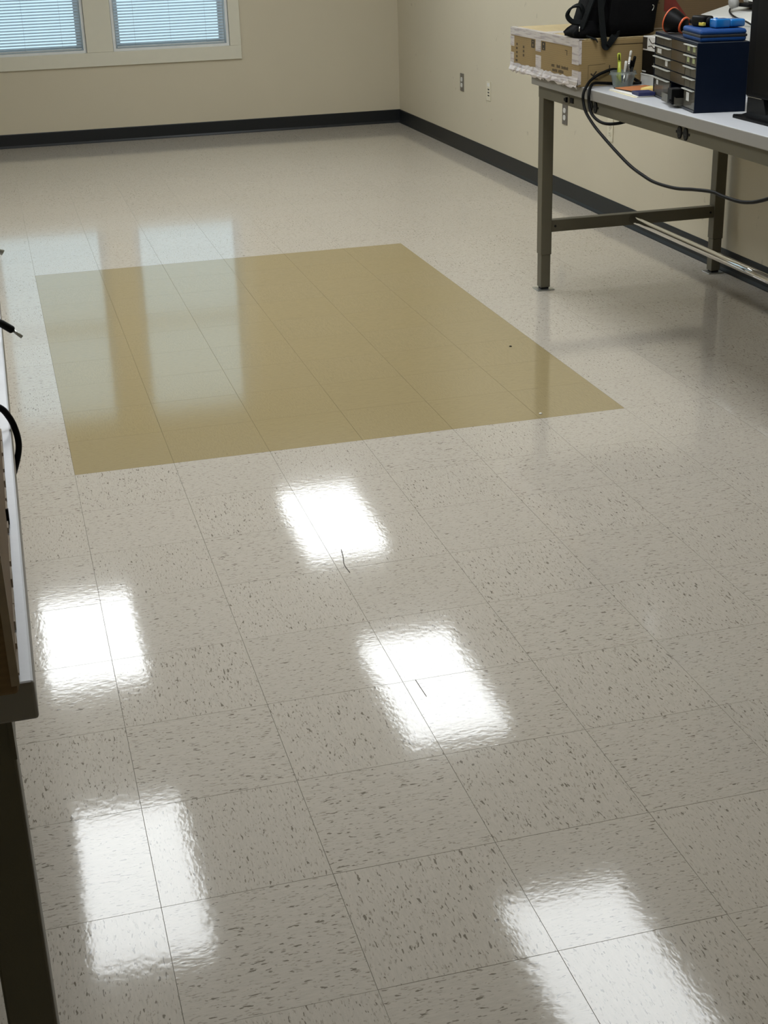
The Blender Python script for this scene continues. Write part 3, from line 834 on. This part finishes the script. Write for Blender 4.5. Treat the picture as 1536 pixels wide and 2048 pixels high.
pen('highlighter', 'lime yellow highlighter with black clip, tallest on the left of the tub', 'pen', (2.232, 1.022, z0), (2.222, 1.02, 1.045), 0.0062, 'lime', 'lime', 0.22, 'black')
pen('highlighter', 'lime yellow marker leaning beside the tall highlighter in the tub', 'pen', (2.225, 1.040, z0), (2.234, 1.035, 1.018), 0.0055, 'lime', None, 0.1)
pen('pen', 'short silver pen left of the white pen in the tub', 'pen', (2.240, 1.012, z0), (2.249, 1.012, 1.015), 0.0048, 'steel', 'whitepl', 0.5)
pen('pen', 'short grey pen right beside the white pen in the tub', 'pen', (2.250, 1.008, z0), (2.262, 1.015, 1.009), 0.005, 'greypl', 'steel', 0.45)
pen('pen', 'tall white pen standing up from the tub', 'pen', (2.253, 1.026, z0), (2.276, 1.030, 1.050), 0.0042, 'whitepl', 'whitepl', 0.15)
pen('pen', 'black pen leaning right beside the tall white pen', 'pen', (2.258, 1.040, z0), (2.280, 1.034, 1.014), 0.0058, 'black', 'black', 0.3)
pen('pen', 'dark grey pen leaning farthest right in the tub', 'pen', (2.264, 1.020, z0), (2.296, 1.036, 1.028), 0.0050, 'darkgrey', 'black', 0.35)
t = thing('eraser', 'blue eraser block inside the plastic tub', 'eraser', (2.245, 1.048, z0), 0.3)
MB().box(-0.012, 0.012, -0.008, 0.008, 0, 0.038, 0.002).build('block', 'bluepen', t)

# ------------------------------------------------------------------ papers, folder, pads
def sheet(name, label, cat, mat, c, size, rz, z, th, group=None, bend=0.0):
    t = thing(name, label, cat, (c[0], c[1], z), rz, group)
    b = MB(); b.box(-size[0]/2, size[0]/2, -size[1]/2, size[1]/2, 0, th, 0.0003)
    b.build('sheet', mat, t); return t
sheet('paper', 'cream sheet at the bottom of the paper stack on the bench', 'paper', 'cream', (2.242, 0.840), (0.17, 0.262), -0.06, TOPZ, 0.0012, 'paper stack')
sheet('paper', 'white sheet lying on the cream sheet by the blue notebook', 'paper', 'paper', (2.248, 0.838), (0.17, 0.255), -0.02, TOPZ+0.0013, 0.0035, 'paper stack')
sheet('paper_folder', 'dark folder between the white papers and the orange envelope', 'folder', 'darkgrey', (2.262, 0.865), (0.150, 0.215), 0.05, TOPZ+0.0050, 0.003)
sheet('envelope', 'orange paper envelope under the yellow note pad', 'envelope', 'orange', (2.262, 0.845), (0.135, 0.225), 0.16, TOPZ+0.0083, 0.003)
t = sheet('sticky_notes', 'yellow sticky note pad lying on the orange envelope', 'notepad', 'yellow', (2.278, 0.815), (0.076, 0.076), 0.65, TOPZ+0.0116, 0.008)
t = thing('notebook', 'dark blue notebook in front of the paper stack beside the drawer cabinet', 'notebook', (2.222, 0.712+0.0, TOPZ+0.0050), -0.55)
t.location = (2.200, 0.742, TOPZ+0.0048); t.rotation_euler = (0, 0, -0.10)
MB().box(-0.032, 0.032, -0.035, 0.040, 0, 0.0125, 0.001).build('cover', 'bluenote', t)
MB().box(-0.030, 0.030, 0.0395, 0.041, 0.0015, 0.011).build('pages', 'paper', t)

# ------------------------------------------------------------------ drawer cabinet
cab = thing('drawer_cabinet', 'navy plastic parts cabinet with small clear drawers on the right workbench', 'cabinet', (2.150, 0.245, TOPZ), math.atan2(-0.17, 0.985))
CW, CD, CHH = 0.507, 0.174, 0.222
b = MB()
b.box(0.0, CD, 0, 0.006, 0, CHH, 0.0012); b.box(0.0, CD, CW-0.006, CW, 0, CHH, 0.0012)
b.box(0.0, CD, 0.006, CW-0.006, 0, 0.007); b.box(0.0, CD, 0.006, CW-0.006, CHH-0.007, CHH-0.0005)
b.box(CD-0.004, CD, 0.006, CW-0.006, 0.007, CHH-0.007)
ZR = [CHH-0.007, 0.181, 0.145, 0.109, 0.073, 0.007]
for z in ZR[1:5]: b.box(0.004, CD-0.004, 0.006, CW-0.006, z-0.001, z+0.001)
YC = [0.008, 0.069, 0.130, 0.300, 0.400, CW-0.008]
for y in YC[1:5]: b.box(0.006, CD-0.004, y-0.0012, y+0.0012, 0.007, CHH-0.007)
b.build('shell', 'navy', cab)
MB().box(0.001, CD-0.001, 0.001, CW-0.001, CHH-0.0005, CHH+0.0012, 0.0006).build('top_panel', 'navytop', cab)
MB().box(-0.003, 0.0, 0.0, CW, 0, 0.008, 0.001).build('front_rail', 'navytop', cab)
def drawer_bm(w, h, d=0.150):
    b = MB(); s = 0.0014
    b.box(0, s, -w/2, w/2, 0, h); b.box(s, d, -w/2, w/2, 0, s); b.box(s, d, -w/2, -w/2+s, s, h*0.92); b.box(s, d, w/2-s, w/2, s, h*0.92); b.box(d-s, d, -w/2+s, w/2-s, s, h*0.9)
    return b
def drawer(y0, y1, z0, z1, mat, lip, pull=0.0, label=None, content=None):
    w, h = y1-y0-0.004, z1-z0-0.004
    o = drawer_bm(w, h).build('drawer', mat, cab, loc=(0.001-pull, (y0+y1)/2, z0+0.002))
    if lip: MB().box(-0.011, 0.0, -w/2+0.001, w/2-0.001, h-0.004, h-0.0005, 0.0008).build('handle', 'lip', o)
    if label: MB().box(-0.0006, 0, label[1], label[2], label[3], label[4]).build('label', label[0], o)
    if content: MB().box(0.02, 0.09, -w*0.36, w*0.36, 0.002, h*0.55, 0.004).build('contents', content, o)
    return o
for r in range(4):
    zt, zb = ZR[r], ZR[r+1]
    for ci in (0, 1):
        lab = ('labelg', -0.014, 0.012, 0.008, 0.024) if r < 2 else None
        drawer(YC[ci], YC[ci+1], zb, zt, 'clear', True, 0, lab, random.choice(['greypl', 'cardbrown', None]))
    drawer(YC[2], YC[3], zb, zt, 'reflbrown', False, 0, None, 'cardbrown' if r % 2 else None)
    for ci in (3, 4):
        lab = {(1, 4): ('labelw', -0.03, 0.022, 0.006, 0.022), (2, 3): ('labelw', -0.012, 0.016, 0.006, 0.024)}.get((r, ci))
        drawer(YC[ci], YC[ci+1], zb, zt, 'clear', True, 0, lab, random.choice(['greypl', 'darkgrey', None]))
drawer(YC[0], YC[2], ZR[5], ZR[4], 'clear', True, 0, ('labelw', 0.0, 0.030, 0.022, 0.050), 'darkgrey')
drawer(YC[3], YC[5], ZR[5], ZR[4], 'clear', True, 0, ('labelw', 0.045, 0.068, 0.036, 0.052), 'orange')
op = drawer(YC[2], YC[3], ZR[5], ZR[4]-0.034, 'clear', False, 0.028, None, None)
op['label'] = 'drawer pulled half out, holding a black adapter'
t = thing('power_adapter', 'black power adapter block standing in the pulled-out cabinet drawer', 'adapter', (2.150+0.014, 0.245+0.172, TOPZ+0.0115), math.atan2(-0.17, 0.985))
b = MB().box(-0.020, 0.045, -0.026, 0.026, 0, 0.052, 0.003, 2); b.build('case', 'black', t)
b = MB().tube(spline([(-0.020, -0.012, 0.014), (-0.026, -0.018, 0.016), (-0.027, -0.028, 0.012), (-0.018, -0.034, 0.006)], 5), 0.0022, 8); b.build('cable', 'blackrub', t)

# things on top of the cabinet
th = math.atan2(-0.17, 0.985)
ctop = TOPZ+CHH+0.0013
Rz = Matrix.Rotation(th, 3, 'Z')
def cabp(x, y, z=0.0):
    v = Rz @ Vector((x, y, 0)); return (2.150+v.x, 0.245+v.y, ctop+z)
t = thing('zip_case', 'blue zipped nylon case lying on top of the drawer cabinet', 'case', cabp(0.087, 0.108), th)
b = MB().box(-0.078, 0.078, -0.103, 0.103, 0, 0.020, 0.010, 4); b.build('lower_shell', 'bluecase', t, True)
b = MB().box(-0.0792, 0.0792, -0.1042, 0.1042, 0.0145, 0.0235, 0.003, 2); b.build('zipper', 'zipper', t)
b = MB().box(-0.078, 0.078, -0.103, 0.103, 0.021, 0.040, 0.012, 4)
for v in b.bm.verts:
    if v.co.z > 0.03: v.co.z += 0.004*math.sin(v.co.y*35)*math.cos(v.co.x*30)
b.build('upper_shell', 'bluecase', t, True)
cz = 0.0415
t = thing('tape_measure', 'small black and yellow tape measure on the blue zip case', 'tape measure', cabp(0.052, 0.130, cz), th+0.3)
b = MB().box(-0.022, 0.022, -0.036, 0.036, 0, 0.034, 0.008, 3); b.build('case', 'black', t, True)
b = MB().box(-0.0228, -0.010, -0.0368, -0.010, 0.003, 0.015, 0.002); b.build('yellow_panel', 'yellowpl', t)
b = MB().lathe([(0.0001, 0), (0.013, 0), (0.012, 0.003), (0.0001, 0.003)], 20, mtx=Matrix.Translation((0.002, -0.036, 0.018)) @ Matrix.Rotation(math.radians(90), 4, 'X')); b.build('disc', 'darkgrey', t)
b = MB().box(-0.012, 0.004, 0.036, 0.062, 0.006, 0.020, 0.004, 2); b.build('belt_clip', 'black', t)
t = thing('plastic_case', 'glossy sky blue plastic case on the right half of the blue zip case', 'case', cabp(0.117, 0.060, cz), th-math.pi/2+0.12)
b = MB().box(-0.026, 0.024, -0.055, -0.002, 0, 0.028, 0.005, 3); b.build('lid', 'skyplastic', t, True)
b = MB().box(-0.024, 0.026, -0.004, 0.050, 0.001, 0.026, 0.007, 3); b.build('base', 'skyplastic', t, True)
b = MB().box(-0.010, 0.010, -0.050, -0.040, 0.024, 0.031, 0.002); b.build('latch', 'skyplastic', t)
# cone with orange rims
big = Vector((2.236, 0.625, ctop+0.0455)); small = Vector((2.262, 0.573, ctop+0.0295))
t = thing('cone_horn', 'black plastic cone with orange rims lying on the left of the drawer cabinet', 'horn', (big.x, big.y, ctop))
ax = (small-big); q = ax.to_track_quat('Z', 'Y').to_matrix().to_4x4(); Ln = ax.length
mx_ = Matrix.Translation(Vector((0, 0, big.z-ctop))) @ q
b = MB().lathe([(0.041, 0), (0.040, 0.008), (0.033, Ln*0.6), (0.024, Ln), (0.020, Ln+0.004), (0.0001, Ln+0.004)], 40, mtx=mx_); b.build('cone', 'black', t)
def torus(R, r, z, n=40, k=10):
    return [(R+r*math.cos(2*math.pi*i/k), z+r*math.sin(2*math.pi*i/k)) for i in range(k)]
MB().lathe(torus(0.0415, 0.0026, 0.0), 40, mtx=mx_, closed=True).build('large_rim', 'orangepl', t)
MB().lathe(torus(0.0255, 0.0038, Ln), 32, mtx=mx_, closed=True).build('small_rim', 'orangepl', t)

# ------------------------------------------------------------------ white machine behind the cabinet
t = thing('printer', 'white office machine with sloped top edge behind the drawer cabinet', 'printer', (2.545, 0.45, TOPZ))
b = MB().prism([(0.0, 0.0), (0.0, 0.243), (0.012, 0.252), (0.125, 0.281), (0.40, 0.290), (0.42, 0.28), (0.42, 0.0)], 'y', 0.0, 0.57); b.build('housing', 'whitepl', t)
b = MB().box(-0.001, 0.0, 0.0, 0.57, 0.232, 0.2335); b.build('panel_seam', 'greypl', t)
b = MB()
for k in range(4): b.box(-0.0008, 0.0, 0.075, 0.10-0.004*(k % 2), 0.150-k*0.008, 0.152-k*0.008)
b.build('vent', 'greypl', t)
t = thing('cable_reel', 'grey cable reel with white flex on top of the white machine', 'cable', (2.62, 0.80, 1.193))
b = MB().lathe([(0.0001, -0.012), (0.019, -0.012), (0.019, 0.012), (0.0001, 0.012)], 24, mtx=Matrix.Translation((-0.018, 0.058, 0.022)) @ Matrix.Rotation(math.radians(75), 4, 'Y')); b.build('reel', 'greypl', t)
b = MB().box(-0.004, 0.09, -0.03, 0.06, 0.009, 0.022, 0.004, 2); b.build('base', 'black', t)
b = MB().tube(spline([(-0.012, 0.045, 0.038), (0.012, 0.030, 0.034), (0.035, 0.0, 0.026), (0.050, -0.03, 0.016)], 6), 0.0032, 8); b.build('white_flex', 'whitepl', t)
b = MB().box(0.018, 0.085, 0.02, 0.055, 0.022, 0.052, 0.005, 2); b.build('plug_block', 'whitepl', t)
b = MB().tube(spline([(2.660, 0.965, 1.210), (2.622, 0.915, 1.196), (2.598, 0.878, 1.186), (2.578, 0.830, 1.180), (2.553, 0.760, 1.176), (2.530, 0.680, 1.173), (2.500, 0.560, 1.169), (2.46, 0.42, 1.155), (2.41, 0.25, 1.12), (2.33, 0.13, 1.12)], 8), 0.0032, 10)
tag(b.build('signal_cable', 'blackrub'), 'thin black cable drooping over the front of the white machine to the monitor', 'cable')

# ------------------------------------------------------------------ monitor at the right picture edge
t = thing('monitor', 'black monitor on a splayed stand, cut off by the right picture edge', 'monitor', (2.30, -0.16, TOPZ), 0.0)
b = MB().prism([(-0.085, 0.262), (-0.07, 0.285), (0.10, 0.20), (0.10, -0.20), (-0.07, -0.285), (-0.085, -0.262)], 'z', 0.0, 0.008)
b.build('foot', 'black', t)
b = MB().loft([[(-0.060, 0.262, 0.008), (0.03, 0.255, 0.008), (0.03, -0.255, 0.008), (-0.060, -0.262, 0.008)], [(-0.02, 0.235, 0.024), (0.035, 0.235, 0.024), (0.035, -0.235, 0.024), (-0.02, -0.235, 0.024)]]); b.build('foot_ridge', 'darkgrey', t)
b = MB().prism([(0.262, 0.008), (0.262, 0.062), (0.16, 0.062), (0.135, 0.008)], 'x', -0.036, 0.012); b.build('stand_leg', 'darkgrey', t)
b = MB().box(-0.045, 0.020, -0.27, 0.262, 0.066, 0.52, 0.006, 2); b.build('panel', 'black', t)
b = MB().box(-0.0462, -0.0448, -0.255, 0.215, 0.082, 0.505); b.build('screen', 'screen', t)
b = MB().box(-0.0470, -0.045, 0.155, 0.250, 0.0655, 0.0675); b.build('bottom_strip', 'steel', t)

# ------------------------------------------------------------------ hanging black power cables on the right bench
b = MB().tube(spline([(2.335, 1.075, 0.928), (2.25, 1.0935, 0.975), (2.19, 1.092, 0.968), (2.140, 1.085, 0.945), (2.108, 1.062, 0.920), (2.094, 1.053, 0.895), (2.093, 1.045, 0.865), (2.094, 1.020, 0.833), (2.095, 0.948, 0.796), (2.095, 0.861, 0.766), (2.095, 0.735, 0.728), (2.095, 0.609, 0.695), (2.095, 0.500, 0.678), (2.095, 0.399, 0.669), (2.095, 0.245, 0.675), (2.095, 0.11, 0.693), (2.095, -0.019, 0.707), (2.095, -0.103, 0.705), (2.095, -0.23, 0.711), (2.095, -0.364, 0.745), (2.095, -0.55, 0.82)], 8), 0.0058, 12)
tag(b.build('power_cable', 'blackrub'), 'long black power cable sagging from the bench edge across to the right picture edge', 'cable', 'power cables hanging over the bench edge')
b = MB().tube(spline([(2.335, 1.052, 0.926), (2.26, 1.088, 0.9235), (2.19, 1.082, 0.930), (2.140, 1.060, 0.934), (2.112, 1.030, 0.922), (2.100, 1.012, 0.900), (2.099, 1.006, 0.868), (2.100, 0.985, 0.836), (2.104, 0.935, 0.815), (2.115, 0.874, 0.808), (2.150, 0.825, 0.815), (2.21, 0.80, 0.835), (2.26, 0.79, 0.855)], 8), 0.0058, 12)
tag(b.build('power_cable', 'blackrub'), 'short black power cable looping over the bench edge and back under the apron', 'cable', 'power cables hanging over the bench edge')

# ------------------------------------------------------------------ left bench: carton, cords
t = thing('cardboard_box', 'worn dark brown cardboard box on the left workbench, cut off by the picture edge', 'box', (-0.150, -2.962, TOPZ))
MB().box(-0.45, 0.0, 0.0, 0.74, 0.0, 0.30, 0.004, 2).build('carton', 'carddark', t)
b = MB(); rr = random.Random(2)
for k in range(14):
    y = 0.03+k*0.05; b.box(-0.002, 0.0016, y, y+rr.uniform(0.02, 0.05), 0.0+rr.uniform(0, .004), rr.uniform(0.006, 0.014))
we = b.build('worn_edge', 'cardedge', t); we['kind'] = 'stuff'
MB().box(-0.006, 0.0014, -0.0014, 0.006, 0.01, 0.29).build('corner_edge', 'cardedge', t)
b = MB().prism([(0.40, 0.004), (0.425, 0.0), (0.432, 0.012), (0.41, 0.020)], 'x', -0.001, 0.003); b.build('tape_scrap', 'black', t)
b = MB().tube(spline([(-0.235, -2.18, 0.938), (-0.185, -2.195, 0.956), (-0.150, -2.2, 0.950), (-0.136, -2.2, 0.932), (-0.1295, -2.2, 0.909), (-0.1290, -2.2, 0.887), (-0.136, -2.2, 0.862), (-0.148, -2.2, 0.835), (-0.165, -2.2, 0.812), (-0.19, -2.2, 0.795), (-0.24, -2.19, 0.79)], 8), 0.0046, 12)
tag(b.build('power_cable', 'blackrub'), 'thick black cable curling over the edge of the left workbench', 'cable')
def barrel(name, label, a, c, tipc, rad, r2):
    a, c, tipc = map(Vector, (a, c, tipc)); t = thing(name, label, 'cable', a, 0, 'loose cords on the left bench'); d = c-a
    lead = [Vector((-0.30, 0.05, TOPZ+0.004))-a, Vector((-0.22, 0.02, TOPZ+0.012-a.z))*1.0 if False else Vector((-0.22, a.y+0.02, TOPZ+0.006))-a, Vector((a.x-0.02, a.y+0.005, a.z+0.012))-a, Vector((0, 0, 0))]
    lead[0] = Vector((-0.32, a.y+0.04, TOPZ+0.004))-a
    MB().tube(spline(lead, 6), rad*0.45, 8).build('lead', 'blackrub', t)
    MB().tube([Vector((0, 0, 0)), d*0.35, d*0.55, d*0.95, d], [rad*0.5, rad*0.75, rad, rad, rad*0.7], 14).build('plug_body', 'blackrub', t)
    MB().tube([d, tipc-a], r2, 14).build('plug_tip', 'zinc', t)
barrel('charging_cable', 'black cord ending in a grey barrel plug that sticks out at the left picture edge', (-0.155, -1.75, 0.966), (-0.1165, -1.75, 0.936), (-0.104, -1.75, 0.9235), 0.0066, 0.0029)
barrel('usb_cable', 'small metal plug end just showing at the left picture edge', (-0.165, -1.55, 1.055), (-0.128, -1.55, 1.034), (-0.117, -1.55, 1.026), 0.0066, 0.0052)

# ------------------------------------------------------------------ small litter on the floor
b = MB().tube(spline([(0.647, -0.800, 0.001), (0.640, -0.850, 0.001), (0.632, -0.895, 0.001), (0.634, -0.945, 0.001)], 5), 0.0011, 6)
tag(b.build('fibre', 'hair'), 'dark curved hair lying in a white glare patch on the floor', 'hair')
b = MB().tube([(0.6386, -1.524, 0.0007), (0.641, -1.60, 0.0007)], 0.0006, 6)
tag(b.build('fibre', 'hair'), 'thin straight fibre lying in the central glare patch on the floor', 'hair')
b = MB().lathe([(0.0001, 0), (0.006, 0.001), (0.004, 0.004), (0.0001, 0.005)], 8, mtx=Matrix.Translation((1.542, 0.042, 0)))
tag(b.build('crumb', 'crumb'), 'white crumb on the olive floor patch near its front edge', 'crumb')
b = MB().lathe([(0.0001, 0), (0.006, 0.001), (0.004, 0.003), (0.0001, 0.004)], 8, mtx=Matrix.Translation((1.719, 0.818, 0)))
tag(b.build('crumb', 'black'), 'dark crumb on the olive floor patch towards its right edge', 'crumb')
